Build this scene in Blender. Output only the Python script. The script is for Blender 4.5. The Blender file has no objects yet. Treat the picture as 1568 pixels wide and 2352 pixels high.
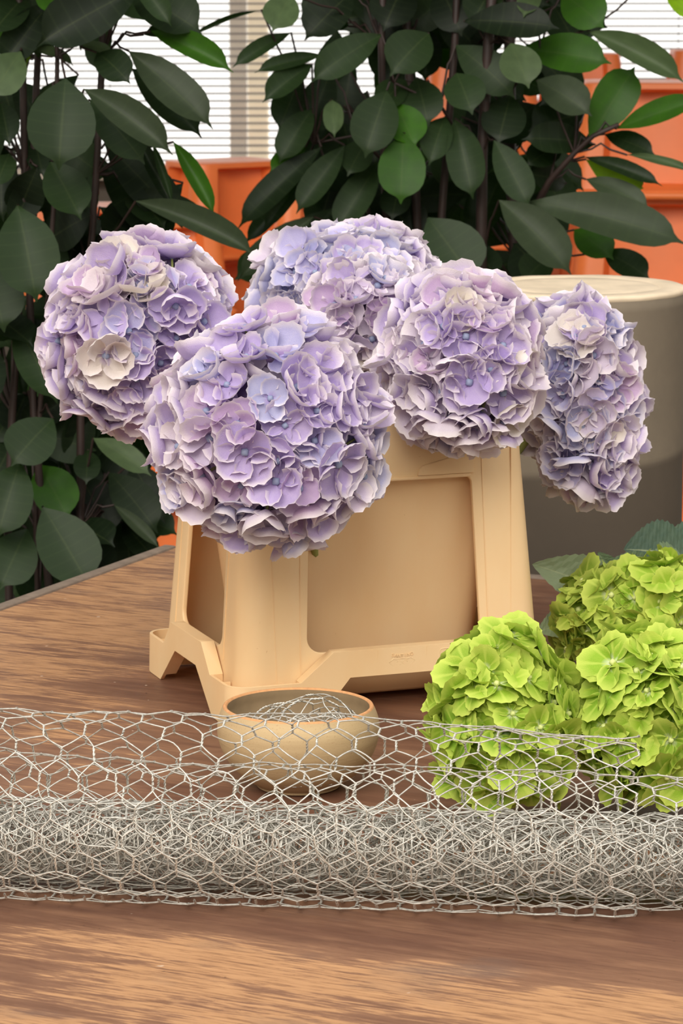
import bpy, bmesh, math, random
import numpy as np
from mathutils import Vector, Matrix, Euler, noise

C = bpy.context.scene.collection
SC = bpy.context.scene
rnd = random.Random(7)
TZ = 0.75                                   # table top height

# ------------------------------------------------------------------ camera
FPX, HOR, CAMZ = 7200.0, -110.0, TZ + 0.698
PITCH = math.atan((1176 - HOR) / FPX)
cam_d = bpy.data.cameras.new('camera')
cam = bpy.data.objects.new('camera', cam_d); C.objects.link(cam)
cam.location = (0, 0, CAMZ)
cam.rotation_euler = (math.pi / 2 - PITCH, 0, 0)
cam_d.sensor_fit = 'HORIZONTAL'; cam_d.sensor_width = 24.0
cam_d.lens = FPX / 1568 * 24.0
cam_d.clip_start = 0.1; cam_d.clip_end = 100
cam_d.dof.use_dof = True; cam_d.dof.focus_distance = 2.62; cam_d.dof.aperture_fstop = 26
SC.camera = cam

# ------------------------------------------------------------------ light
SC.view_settings.view_transform = 'Standard'
SC.view_settings.look = 'None'
SC.view_settings.exposure = 0.0
SC.view_settings.gamma = 1.0
SC.view_settings.use_curve_mapping = False
W = bpy.data.worlds.new('sky'); SC.world = W; W.use_nodes = True
nt = W.node_tree; nt.nodes.clear()
wo = nt.nodes.new('ShaderNodeOutputWorld'); bg = nt.nodes.new('ShaderNodeBackground')
tc = nt.nodes.new('ShaderNodeTexCoord'); sx = nt.nodes.new('ShaderNodeSeparateXYZ')
rp = nt.nodes.new('ShaderNodeValToRGB'); mp = nt.nodes.new('ShaderNodeMapRange')
nt.links.new(tc.outputs['Generated'], sx.inputs[0]); nt.links.new(sx.outputs['Z'], mp.inputs[0])
mp.inputs[1].default_value = -1; mp.inputs[2].default_value = 1
nt.links.new(mp.outputs[0], rp.inputs[0]); nt.links.new(rp.outputs[0], bg.inputs[0])
rp.color_ramp.elements[0].position = 0.0; rp.color_ramp.elements[0].color = (1.0, .98, .93, 1)
rp.color_ramp.elements[1].position = 1.0; rp.color_ramp.elements[1].color = (1.0, .98, .95, 1)
e = rp.color_ramp.elements.new(0.5); e.color = (1.0, .985, .94, 1)
bg.inputs[1].default_value = 1.7
nt.links.new(bg.outputs[0], wo.inputs[0])
sun_d = bpy.data.lights.new('sun', 'SUN'); sun_d.energy = 2.3; sun_d.angle = math.radians(40); sun_d.color = (1, .93, .82)
sun = bpy.data.objects.new('sun', sun_d); C.objects.link(sun)
sun.rotation_euler = Vector((0.34, 1.35, -1.0)).to_track_quat('-Z', 'Y').to_euler()

# ------------------------------------------------------------------ helpers
_F = Vector((0, math.cos(PITCH), -math.sin(PITCH))); _U = Vector((0, math.sin(PITCH), math.cos(PITCH))); _R = Vector((1, 0, 0))
EYE = Vector((0, 0, CAMZ))
def ray(u, v): return _F + _R * ((u - 784) / FPX) - _U * ((v - 1176) / FPX)
def at(u, v, Y):
    d = ray(u, v); return EYE + d * (Y / d.y)
def on(u, v, z):
    d = ray(u, v); return EYE + d * ((z - CAMZ) / d.z)
def scale_at(P): return FPX / ((P - EYE).dot(_F))

def mesh(name, verts, faces, smooth=True):
    me = bpy.data.meshes.new(name); me.from_pydata([tuple(v) for v in verts], [], faces)
    if smooth: me.shade_smooth()
    me.update(); return me
def link(name, me, mat=None, parent=None, mtx=None, color=None):
    o = bpy.data.objects.new(name, me); C.objects.link(o)
    if mat is not None and me is not None and not me.materials: me.materials.append(mat)
    if parent is not None: o.parent = parent
    if mtx is not None: o.matrix_basis = mtx
    if color is not None: o.color = color
    return o
def tag(o, label=None, cat=None, group=None, kind=None):
    if label: o['label'] = label
    if cat: o['category'] = cat
    if group: o['group'] = group
    if kind: o['kind'] = kind
    return o
def empty(name, loc=(0, 0, 0), rz=0.0):
    o = bpy.data.objects.new(name, None); C.objects.link(o); o.location = loc; o.rotation_euler = (0, 0, rz)
    o.empty_display_size = .05; return o
def box_me(name, sx_, sy_, sz_, bev=0.0, base=True, seg=2):
    bm = bmesh.new(); bmesh.ops.create_cube(bm, size=1)
    for v in bm.verts:
        v.co = Vector((v.co.x * sx_, v.co.y * sy_, (v.co.z + (.5 if base else 0)) * sz_))
    if bev: bmesh.ops.bevel(bm, geom=bm.edges[:], offset=bev, segments=seg, affect='EDGES', profile=.5)
    me = bpy.data.meshes.new(name); bm.to_mesh(me); bm.free(); return me
def lathe_me(name, prof, n=64, caps=True):
    vs, fs = [], []
    for r, z in prof:
        for k in range(n):
            a = 2 * math.pi * k / n; vs.append((r * math.cos(a), r * math.sin(a), z))
    for i in range(len(prof) - 1):
        for k in range(n):
            k2 = (k + 1) % n; fs.append((i * n + k, i * n + k2, (i + 1) * n + k2, (i + 1) * n + k))
    if caps and prof[0][0] > 1e-6: fs.append(tuple(reversed(range(n))))
    if caps and prof[-1][0] > 1e-6: fs.append(tuple((len(prof) - 1) * n + k for k in range(n)))
    me = mesh(name, vs, fs)
    return me
def sharp(me, deg=35):
    me.shade_smooth()
    try: me.set_sharp_from_angle(angle=math.radians(deg))
    except Exception: pass
    return me
def tubes_np(P, r, sides=4):
    """P: (K, M, 3) polylines -> verts, faces of K tubes"""
    P = np.asarray(P, float); K, M, _ = P.shape
    T = np.gradient(P, axis=1); T /= (np.linalg.norm(T, axis=2, keepdims=True) + 1e-12)
    ref = np.tile(np.array([.31, .52, .79]), (K, M, 1))
    A = np.cross(T, ref); A /= (np.linalg.norm(A, axis=2, keepdims=True) + 1e-12); B = np.cross(T, A)
    an = np.arange(sides) * 2 * math.pi / sides
    V = P[:, :, None, :] + r * (A[:, :, None, :] * np.cos(an)[None, None, :, None] + B[:, :, None, :] * np.sin(an)[None, None, :, None])
    k, m, s = np.meshgrid(np.arange(K), np.arange(M - 1), np.arange(sides), indexing='ij')
    i0 = (k * M + m) * sides; s2 = (s + 1) % sides
    Fc = np.stack([i0 + s, i0 + s2, i0 + sides + s2, i0 + sides + s], axis=-1).reshape(-1, 4)
    return V.reshape(-1, 3), Fc
def np_mesh(name, parts):
    Vs, Fs, off = [], [], 0
    for V, F_ in parts:
        Vs.append(V); Fs.append(F_ + off); off += len(V)
    V = np.concatenate(Vs); F_ = np.concatenate(Fs)
    me = bpy.data.meshes.new(name)
    me.vertices.add(len(V)); me.vertices.foreach_set('co', V.astype(np.float32).ravel())
    me.loops.add(F_.size); me.loops.foreach_set('vertex_index', F_.astype(np.int32).ravel())
    me.polygons.add(len(F_)); me.polygons.foreach_set('loop_start', np.arange(0, F_.size, 4, dtype=np.int32))
    me.update(calc_edges=True); me.shade_smooth(); me.validate(); return me
def tube_me(name, pts, r0, r1=None, sides=8):
    r1 = r0 if r1 is None else r1
    pts = [Vector(p) for p in pts]; vs, fs = [], []; n = len(pts)
    for i, p in enumerate(pts):
        t = (pts[min(i + 1, n - 1)] - pts[max(i - 1, 0)]).normalized()
        a = t.orthogonal().normalized() if i == 0 else (a0 - t * a0.dot(t)).normalized()
        a0 = a; b = t.cross(a); r = r0 + (r1 - r0) * i / (n - 1)
        for k in range(sides):
            g = 2 * math.pi * k / sides; vs.append(p + a * (r * math.cos(g)) + b * (r * math.sin(g)))
    for i in range(n - 1):
        for k in range(sides):
            k2 = (k + 1) % sides; fs.append((i * sides + k, i * sides + k2, (i + 1) * sides + k2, (i + 1) * sides + k))
    fs.append(tuple(reversed(range(sides)))); fs.append(tuple((n - 1) * sides + k for k in range(sides)))
    return mesh(name, vs, fs)

# ------------------------------------------------------------------ materials
class NT:
    def __init__(s, name):
        s.m = bpy.data.materials.new(name); s.m.use_nodes = True; s.t = s.m.node_tree
        s.b = s.t.nodes['Principled BSDF']; s.out = s.t.nodes['Material Output']
    def n(s, typ, **kw):
        o = s.t.nodes.new(typ)
        for k, v in kw.items(): setattr(o, k, v)
        return o
    def l(s, a, b): s.t.links.new(a, b)
    def noise(s, scale, detail=4, rough=.55, vec=None, dist=0.0):
        o = s.n('ShaderNodeTexNoise'); o.inputs['Scale'].default_value = scale; o.inputs['Detail'].default_value = detail
        o.inputs['Roughness'].default_value = rough; o.inputs['Distortion'].default_value = dist
        if vec is not None: s.l(vec, o.inputs['Vector'])
        return o.outputs['Fac']
    def ramp(s, fac, stops):
        o = s.n('ShaderNodeValToRGB'); el = o.color_ramp.elements
        while len(el) < len(stops): el.new(.5)
        for e_, (p, c) in zip(el, stops):
            e_.position = p; e_.color = (c[0], c[1], c[2], 1) if isinstance(c, (tuple, list)) else (c, c, c, 1)
        s.l(fac, o.inputs[0]); return o.outputs[0]
    def mix(s, fac, a, b, mode='MIX'):
        o = s.n('ShaderNodeMix', data_type='RGBA', blend_type=mode)
        for i, x in ((0, fac), (6, a), (7, b)):
            if isinstance(x, (int, float)): o.inputs[i].default_value = x
            elif isinstance(x, (tuple, list)): o.inputs[i].default_value = (x[0], x[1], x[2], 1)
            else: s.l(x, o.inputs[i])
        return o.outputs[2]
    def math(s, op, a, b=0.0):
        o = s.n('ShaderNodeMath', operation=op)
        for i, x in ((0, a), (1, b)):
            if isinstance(x, (int, float)): o.inputs[i].default_value = x
            else: s.l(x, o.inputs[i])
        return o.outputs[0]
    def obj(s, sc=(1, 1, 1), rot=(0, 0, 0)):
        t = s.n('ShaderNodeTexCoord'); m_ = s.n('ShaderNodeMapping')
        m_.inputs['Scale'].default_value = sc; m_.inputs['Rotation'].default_value = rot
        s.l(t.outputs['Object'], m_.inputs['Vector']); return m_.outputs[0]
    def attr(s, name):
        o = s.n('ShaderNodeAttribute'); o.attribute_name = name; return o.outputs['Fac']
    def bump(s, h, strength=.3, dist=.001):
        o = s.n('ShaderNodeBump'); o.inputs['Strength'].default_value = strength; o.inputs['Distance'].default_value = dist
        s.l(h, o.inputs['Height']); s.l(o.outputs[0], s.b.inputs['Normal'])
    def base(s, c):
        if isinstance(c, (tuple, list)): s.b.inputs['Base Color'].default_value = (c[0], c[1], c[2], 1)
        else: s.l(c, s.b.inputs['Base Color'])
    def rough(s, r):
        if isinstance(r, (int, float)): s.b.inputs['Roughness'].default_value = r
        else: s.l(r, s.b.inputs['Roughness'])
    def translucent(s, col, fac):
        tr = s.n('ShaderNodeBsdfTranslucent'); mx = s.n('ShaderNodeMixShader'); mx.inputs[0].default_value = fac
        if isinstance(col, (tuple, list)): tr.inputs[0].default_value = (col[0], col[1], col[2], 1)
        else: s.l(col, tr.inputs[0])
        s.l(s.b.outputs[0], mx.inputs[1]); s.l(tr.outputs[0], mx.inputs[2]); s.l(mx.outputs[0], s.out.inputs[0])
def srgb(r, g, b):
    f = lambda c: (c / 255) / 12.92 if c / 255 <= .04045 else ((c / 255 + .055) / 1.055) ** 2.4
    return (f(r), f(g), f(b))
def simple(name, col, rough=.5, var=0.12, nscale=30, metallic=0.0):
    m = NT(name); f = m.noise(nscale, 4, .6, m.obj())
    lo = tuple(max(0, c * (1 - var)) for c in col); hi = tuple(min(1, c * (1 + var)) for c in col)
    m.base(m.ramp(f, [(.3, lo), (.7, hi)])); m.rough(rough); m.b.inputs['Metallic'].default_value = metallic
    return m.m

# worn, varnished plywood
def mat_table():
    m = NT('worn_varnished_wood'); W1 = (0, 0, .02)
    big = m.noise(1.0, 5, .6, m.obj((2.6, 14, 4), W1), .5)
    mid = m.noise(1.0, 6, .65, m.obj((7, 60, 10), W1), .4)
    fine = m.noise(1.0, 5, .7, m.obj((26, 300, 30), W1), .2)
    blotch = m.noise(4.2, 4, .55, m.obj((1, 1.7, 1)))
    t = m.n('ShaderNodeTexCoord'); sp = m.n('ShaderNodeSeparateXYZ'); m.l(t.outputs['Object'], sp.inputs[0])
    mr = m.n('ShaderNodeMapRange'); m.l(sp.outputs['Y'], mr.inputs[0])           # the front of the table is worn bare
    mr.inputs[1].default_value = -.10; mr.inputs[2].default_value = .10; mr.inputs[3].default_value = .13; mr.inputs[4].default_value = .0
    mr2 = m.n('ShaderNodeMapRange'); m.l(sp.outputs['X'], mr2.inputs[0])
    mr2.inputs[1].default_value = -.52; mr2.inputs[2].default_value = -.20; mr2.inputs[3].default_value = .075; mr2.inputs[4].default_value = -.06
    def acc(*xs):
        o = xs[0]
        for x in xs[1:]: o = m.math('ADD', o, x)
        return o
    soft = acc(m.math('MULTIPLY', big, .24), m.math('MULTIPLY', blotch, .60), m.math('MULTIPLY', mid, .16), mr.outputs[0], mr2.outputs[0])
    crisp = acc(m.math('MULTIPLY', big, .14), m.math('MULTIPLY', blotch, .36), m.math('MULTIPLY', mid, .26), m.math('MULTIPLY', fine, .26), mr.outputs[0], mr2.outputs[0])
    dark = m.ramp(mid, [(.3, srgb(98, 66, 51)), (.7, srgb(118, 82, 63))])
    half = m.ramp(mid, [(.3, srgb(136, 99, 75)), (.7, srgb(158, 118, 89))])
    bare = m.ramp(fine, [(.3, srgb(164, 120, 83)), (.7, srgb(200, 154, 110))])
    col = m.mix(m.ramp(soft, [(.42, 0.0), (.60, 1.0)]), dark, half)
    wear = m.ramp(crisp, [(.565, 0.0), (.60, .85)])
    col = m.mix(wear, col, bare)
    col = m.mix(m.ramp(fine, [(.36, .45), (.50, 0.0)]), col, srgb(88, 56, 42))
    strk = m.noise(1.0, 7, .7, m.obj((4.5, 44, 10), (0, 0, .0)), .7)
    col = m.mix(m.ramp(strk, [(.36, .62), (.43, 0.0)]), col, srgb(104, 70, 53))
    stain = m.ramp(m.noise(7, 3, .5, m.obj((1, 2.2, 1))), [(.62, 0.0), (.74, 1.0)])
    col = m.mix(m.math('MULTIPLY', stain, .40), col, srgb(96, 84, 80))
    spk = m.ramp(m.noise(150, 2, .5, m.obj()), [(.755, 0.0), (.775, 1.0)])
    col = m.mix(m.math('MULTIPLY', spk, .6), col, srgb(58, 40, 32))
    sp2 = m.ramp(m.noise(90, 2, .5, m.obj((1, 1, 1), (.3, .8, .2))), [(.77, 0.0), (.785, 1.0)])
    col = m.mix(m.math('MULTIPLY', sp2, .6), col, srgb(220, 200, 180))
    m.base(col); m.rough(m.ramp(fine, [(.3, .46), (.7, .62)])); m.bump(m.math('ADD', m.math('MULTIPLY', fine, .6), m.math('MULTIPLY', wear, -.5)), .25, .0005)
    m.b.inputs['Specular IOR Level'].default_value = .30
    return m.m
M = {}
M['table'] = mat_table()
M['edge'] = simple('weathered_edge_wood', srgb(128, 112, 98), .7, .25, 60)
def mat_plastic():
    m = NT('cream_plastic'); f = m.noise(18, 4, .6, m.obj((1, 1, .35)))
    c = m.ramp(f, [(.3, srgb(248, 213, 160)), (.7, srgb(252, 223, 174))])
    d = m.ramp(m.noise(220, 2, .5, m.obj()), [(.76, 0.0), (.80, 1.0)])
    c = m.mix(m.math('MULTIPLY', d, .35), c, srgb(190, 140, 90))
    m.base(c); m.rough(.42); m.translucent(srgb(255, 170, 84), .14); return m.m
M['cream'] = mat_plastic()
def mat_bowl():
    m = NT('sandy_stoneware'); f = m.noise(9, 3, .5, m.obj((1, 1, 9)))
    c = m.ramp(f, [(.3, srgb(184, 156, 116)), (.7, srgb(200, 174, 132))])
    s = m.noise(700, 2, .5, m.obj()); c = m.mix(m.ramp(s, [(.60, 0.0), (.74, .5)]), c, srgb(166, 130, 90))
    m.base(c); m.rough(.75)
    rings = m.noise(1.0, 3, .6, m.obj((4, 4, 420))); m.bump(m.math('ADD', rings, m.math('MULTIPLY', s, .5)), .35, .0005); return m.m
M['bowl'] = mat_bowl()
M['bowl_rim'] = simple('bare_clay_rim', srgb(206, 150, 100), .8, .15, 200)
M['bowl_in'] = simple('bowl_inside_glaze', srgb(150, 128, 98), .6, .1, 60)
def mat_wire():
    m = NT('galvanised_wire'); f = m.noise(260, 2, .5, m.obj())
    m.base(m.ramp(f, [(.35, srgb(192, 189, 180)), (.65, srgb(228, 225, 216))])); m.rough(.38); m.b.inputs['Metallic'].default_value = .5; return m.m
M['wire'] = mat_wire()
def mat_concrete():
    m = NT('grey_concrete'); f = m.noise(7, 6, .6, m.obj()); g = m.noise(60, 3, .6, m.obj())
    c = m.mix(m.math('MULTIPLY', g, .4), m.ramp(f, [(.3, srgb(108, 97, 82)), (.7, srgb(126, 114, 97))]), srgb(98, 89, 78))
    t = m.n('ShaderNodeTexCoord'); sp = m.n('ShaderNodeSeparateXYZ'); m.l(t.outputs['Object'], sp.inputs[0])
    h = m.math('SUBTRACT', sp.outputs['Z'], m.math('MULTIPLY', sp.outputs['X'], .10))      # darker below a tilted line
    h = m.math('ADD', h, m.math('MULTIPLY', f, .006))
    below_line = m.ramp(h, [(.838, 1.0), (.846, 0.0)])
    m.base(m.mix(m.math('MULTIPLY', below_line, .72), c, srgb(58, 48, 39))); m.rough(.85); m.bump(g, .2, .001); return m.m
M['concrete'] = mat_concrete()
M['lid'] = simple('chalky_lid', srgb(222, 204, 178), .8, .16, 16)
M['orange'] = simple('orange_plastic', srgb(236, 124, 62), .42, .08, 8)
M['floor'] = simple('grey_floor', srgb(120, 112, 104), .8, .15, 3)
M['wall'] = simple('pale_wall', srgb(214, 206, 192), .85, .06, 4)
M['wall_dark'] = simple('dark_wall', srgb(110, 104, 94), .85, .06, 4)
M['slat'] = simple('brown_slat', srgb(120, 104, 92), .6, .06, 10)
M['post'] = simple('grey_post', srgb(250, 240, 226), .6, .06, 5)
M['peach'] = simple('peach_render', srgb(255, 234, 206), .9, .06, 5)
M['stem_dark'] = simple('dark_red_stem', srgb(40, 24, 19), .6, .3, 40)
M['stem_green'] = simple('green_stem', srgb(150, 160, 90), .5, .2, 40)
M['stem_red'] = simple('reddish_stem', srgb(128, 74, 56), .55, .25, 60)
M['soil_pot'] = simple('black_nursery_pot', srgb(30, 29, 28), .6, .2, 20)
M['soil'] = simple('potting_soil', srgb(46, 34, 26), .95, .4, 80)
M['mark'] = M['cream']
def mat_petal(name, edge_col, rim, center_col, trans, veins):
    m = NT(name); oi = m.n('ShaderNodeObjectInfo'); k = m.attr('k')
    n1 = m.noise(55, 4, .6, m.obj())
    c = m.mix(m.ramp(n1, [(.35, 0.0), (.75, .30)]), oi.outputs['Color'], edge_col)
    c = m.mix(m.ramp(k, [(0.0, 1.0), (.32, 0.0)]), c, center_col)
    v = m.attr('vein')
    if veins: c = m.mix(m.math('MULTIPLY', m.ramp(v, [(.72, 0.0), (.92, 1.0)]), veins), c, edge_col)
    c = m.mix(m.ramp(k, [(rim[0], 0.0), (1.0, rim[1])]), c, edge_col)
    m.base(c); m.rough(.62); m.b.inputs['Specular IOR Level'].default_value = .22
    m.bump(m.math('ADD', m.noise(30, 3, .6, m.obj()), m.math('MULTIPLY', v, .5)), .25, .02)
    m.translucent(c, trans); return m.m
M['lilac'] = mat_petal('lilac_petal', srgb(248, 240, 240), (.82, .85), srgb(178, 150, 214), .28, .06)
M['lime'] = mat_petal('lime_petal', srgb(208, 222, 104), (.60, .85), srgb(240, 243, 214), .20, .55)
M['eye_blue'] = simple('flower_eye_blue', srgb(140, 150, 180), .6, .15, 300)
M['eye_lime'] = simple('flower_eye_lime', srgb(208, 216, 140), .6, .15, 300)
M['core_lilac'] = simple('flower_core_lilac', srgb(132, 110, 150), .9, .2, 60)
M['core_lime'] = simple('flower_core_lime', srgb(104, 128, 40), .9, .2, 60)
def mat_leaf():
    m = NT('glossy_ficus_leaf'); oi = m.n('ShaderNodeObjectInfo'); v = m.attr('vein')
    f = m.noise(4, 4, .6, m.obj())
    c = m.mix(m.ramp(f, [(.35, 0.0), (.7, .35)]), oi.outputs['Color'], srgb(30, 40, 26))
    side = m.n('ShaderNodeTexWave', wave_type='BANDS'); side.inputs['Scale'].default_value = 2.6; side.inputs['Distortion'].default_value = 1.5
    m.l(m.obj((1, .0, 0)), side.inputs['Vector'])
    c = m.mix(m.math('MULTIPLY', m.ramp(side.outputs['Fac'], [(.9, 0.0), (1.0, 1.0)]), .06), c, srgb(80, 96, 60))
    c = m.mix(m.ramp(v, [(.0, .16), (.06, 0.0)]), c, srgb(92, 104, 62))
    m.base(c); m.rough(.44); m.b.inputs['Specular IOR Level'].default_value = .17
    m.translucent(m.mix(.5, oi.outputs['Color'], srgb(70, 140, 10)), .12); return m.m
M['leaf'] = mat_leaf()
def mat_hleaf():
    m = NT('serrated_leaf'); oi = m.n('ShaderNodeObjectInfo'); v = m.attr('vein'); q = m.attr('rib')
    c = m.mix(m.ramp(m.noise(8, 4, .6, m.obj()), [(.3, 0.0), (.75, .3)]), oi.outputs['Color'], srgb(120, 134, 100))
    c = m.mix(m.ramp(q, [(.0, .55), (.12, 0.0)]), c, srgb(190, 198, 150))
    c = m.mix(m.ramp(v, [(.0, .7), (.06, 0.0)]), c, srgb(190, 198, 150))
    m.base(c); m.rough(.6); m.bump(q, .2, .01); m.translucent(oi.outputs['Color'], .15); return m.m
M['hleaf'] = mat_hleaf()
def mat_glass():
    m = NT('window_glass'); tr = m.n('ShaderNodeBsdfTransparent'); gl = m.n('ShaderNodeBsdfGlossy'); gl.inputs['Roughness'].default_value = .02
    mx = m.n('ShaderNodeMixShader'); mx.inputs[0].default_value = .05
    m.l(tr.outputs[0], mx.inputs[1]); m.l(gl.outputs[0], mx.inputs[2]); m.l(mx.outputs[0], m.out.inputs[0]); return m.m
M['glass'] = mat_glass()

# ------------------------------------------------------------------ the setting: floor, back wall, window
def struct(name, me, mat, loc=(0, 0, 0), rz=0, parent=None):
    o = link(name, me, mat, parent); o.location = loc; o.rotation_euler = (0, 0, rz)
    if parent is None: o['kind'] = 'structure'
    return o
WY, SILL, HEAD = 8.5, .872, 3.15
struct('floor', box_me('floor', 9, 12.4, .1), M['floor'], (0, 2.6, -.1))
struct('added_wall_left', box_me('added_wall_left', .12, 12, 3.2), M['wall'], (-4.0, 2.55, 0))  # unseen side and front walls, added to shape the fill light
struct('added_wall_right', box_me('added_wall_right', .12, 12, 3.2), M['wall'], (4.0, 2.55, 0))
struct('added_wall_front', box_me('added_wall_front', 8.1, .12, 3.2), M['wall'], (0, -3.5, 0))
struct('added_ceiling', box_me('added_ceiling', 8.1, 4.9, .12), M['wall_dark'], (0, 6.15, 3.2))        # unseen, added to shade the plants; left open over the table
struct('wall_back', box_me('wall_back', 9, .12, SILL - .03), M['wall_dark'], (0, WY + .12, 0))
wf = struct('window_1', box_me('sill', 9, .22, .03, .005), M['post'], (0, WY + .09, SILL - .03))
for x in (-3.0, -1.7, 1.55, 3.0):
    o = link('window_frame', box_me('window_frame', .05, .06, HEAD - SILL, .004), M['post'], wf); o.location = (x, .04, .03)
o = link('window_frame', box_me('window_head', 9, .06, .08, .004), M['post'], wf); o.location = (0, .04, HEAD - SILL + .03)
o = link('window_pane', box_me('window_pane', 8.9, .006, HEAD - SILL), M['glass'], wf); o.location = (0, .06, .03)

bl = empty('window_blind', (0, WY - .02, SILL)); tag(bl, 'white-gapped window blind of thin brown horizontal slats across the bright back window', 'blind')
slm = box_me('slat', 6.0, .016, .0012, base=False); PITCHS = 16.62 / (FPX / 8.6)
z = .004
while SILL + z < 2.62:
    s = link('slat', slm, M['slat'], bl); s.location = (0, 0, z); s.rotation_euler = (math.radians(13), 0, 0); z += PITCHS
for x in (-2.2, -.62, .9, 2.2):
    o = link('cord', tube_me('cord', [(x, -.010, 0), (x, -.010, 1.75)], .0009, sides=5), M['slat'], bl)
# things outdoors, beyond the glass
o = link('outdoor_post', box_me('outdoor_post', .052, .06, 3.2, .004), M['post']); o.location = (at(548, 200, 9.3).x, 9.3, 0)
tag(o, 'pale grey upright post standing outside behind the window blind', 'post')
o = link('outdoor_pillar', box_me('outdoor_pillar', .07, .1, 3.2, .01), M['peach']); o.location = (at(592, 200, 10.2).x, 10.2, 0)
tag(o, 'pale peach pillar outside the blind, beside the grey post', 'pillar')

# ------------------------------------------------------------------ work table
EL = Vector((.423, .906, 0)); EF = Vector((.906, -.423, 0))
TRZ = math.atan2(EF.y, EF.x)
tbl = empty('work_table', (-.205, 3.70, 0), TRZ)        # local +x along the far edge, -y towards the camera
tag(tbl, 'worn brown wooden work table carrying the cream bucket and the wire roll', 'table')
def tpart(name, me, mat, loc): o = link(name, me, mat, tbl); o.location = loc; return o
top = tpart('tabletop', box_me('tabletop', 1.42, 2.6, .028, .002), M['table'], (.73, -1.32, TZ - .028))
# grain runs across the picture: the top's own axes are turned back to the room
tpart('edge_strip', box_me('edge_strip', .017, 2.6, .034, .0025), M['edge'], (.0105, -1.32, TZ - .0325))
tpart('edge_strip', box_me('edge_strip', 1.42, .017, .034, .0025), M['edge'], (.73, -.011, TZ - .0325))
for x, y in ((.10, -.12), (1.36, -.12), (.10, -2.5), (1.36, -2.5)):
    tpart('leg', box_me('leg', .06, .06, TZ - .028, .004), M['edge'], (x, y, 0))
tpart('apron', box_me('apron', 1.2, .022, .09, .003), M['edge'], (.73, -.12, TZ - .118))
tpart('apron', box_me('apron', .022, 2.3, .09, .003), M['edge'], (.10, -1.32, TZ - .118))

# ------------------------------------------------------------------ cream flower bucket
TH = math.radians(20.3); HA, HB = .166, .135
E1 = Vector((math.cos(TH), math.sin(TH), 0)); E2 = Vector((-math.sin(TH), math.cos(TH), 0))
BC = Vector((-.0022, 2.9561, TZ + .0006)) + E1 * .011
bkt = empty('flower_bucket', BC, TH)
tag(bkt, 'cream plastic flower bucket with open side windows, full of lilac hydrangeas', 'bucket')
BH = .272
def skirt_half(zz, ax): return (HA if ax == 0 else HB) - .011 - .072 * zz
def rr_pts(a, b, r, n=7):
    """rounded rectangle, one list of points per corner, counter-clockwise from the front-left"""
    out = []
    for cx, cy, a0 in ((-a + r, -b + r, math.pi), (a - r, -b + r, 1.5 * math.pi), (a - r, b - r, 0), (-a + r, b - r, .5 * math.pi)):
        out.append([(cx + r * math.cos(a0 + .5 * math.pi * i / n), cy + r * math.sin(a0 + .5 * math.pi * i / n)) for i in range(n + 1)])
    return out
def interp(x, pts):
    for (x0, y0), (x1, y1) in zip(pts, pts[1:]):
        if x <= x1: return y0 + (y1 - y0) * (x - x0) / max(1e-9, x1 - x0)
    return pts[-1][1]
# lower outline of the skirt and the base ring, per half side (distance from the side's middle)
LOWF = [(0, .0395), (.050, .0395), (.083, .0)]; LOWS = [(0, .0385), (.0325, .0385), (.081, .0)]
UPF = [(0, .0645), (.066, .0645), (.098, .038)]; UPS = [(0, .0638), (.047, .0638), (.073, .038)]
def solidify(bm, t):
    bmesh.ops.recalc_face_normals(bm, faces=bm.faces[:])
    return bm
# base ring: thin-walled feet at the corners joined by thick raised bands
def base_ring():
    a, b, r = HA, HB, .020
    cs = rr_pts(a, b, r, 6)
    loop = []                                    # (x, y, zlow, zhigh, thickness)
    for ci in range(4):
        loop += [(x, y, 0.0, .038, .003, ci) for x, y in cs[ci]]
        x0, y0 = cs[ci][-1]; x1, y1 = cs[(ci + 1) % 4][0]
        front = ci % 2 == 0; half = (a if front else b) - r
        bp = sorted({round(q, 4) for q in
                     ([-.0984, -.098, -.083, -.066, -.05, .05, .066, .083, .098, .0984] if front else
                      [-.0734, -.073, -.081, -.047, -.0325, .0325, .047, .081, .073, .0734])})
        for q in bp:
            f = (q + half) / (2 * half); d = abs(q)
            zl = interp(d, LOWF if front else LOWS); zh = interp(d, UPF if front else UPS)
            th = .013 if d < (.0983 if front else .0733) else .003
            loop.append((x0 + (x1 - x0) * f, y0 + (y1 - y0) * f, zl, zh, th, ci))
    n = len(loop); vs = []; fs = []
    for i, (x, y, zl, zh, th, ci) in enumerate(loop):
        px_, py_ = loop[i - 1][:2]; nx_, ny_ = loop[(i + 1) % n][:2]
        t = Vector((nx_ - px_, ny_ - py_, 0)).normalized(); nrm = Vector((-t.y, t.x, 0))      # inward
        tp = .004 * (1 - zl / .04)
        for zz, off in ((zl, -0.0008), (zh, 0), (zh, th), (zl, th)):
            vs.append(Vector((x, y, zz)) + nrm * off)
    for i in range(n):
        j = (i + 1) % n
        for k in range(4):
            k2 = (k + 1) % 4; fs.append((i * 4 + k, j * 4 + k, j * 4 + k2, i * 4 + k2))
    me = mesh('base_ring', vs, fs); bm = bmesh.new(); bm.from_mesh(me)
    bmesh.ops.recalc_face_normals(bm, faces=bm.faces[:])
    bmesh.ops.bevel(bm, geom=[e for e in bm.edges if len(e.link_faces) == 2 and e.calc_face_angle() > .6], offset=.0007, segments=1, affect='EDGES', clamp_overlap=True)
    bm.to_mesh(me); bm.free(); return sharp(me, 40)
link('base_ring', base_ring(), M['cream'], bkt)
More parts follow.
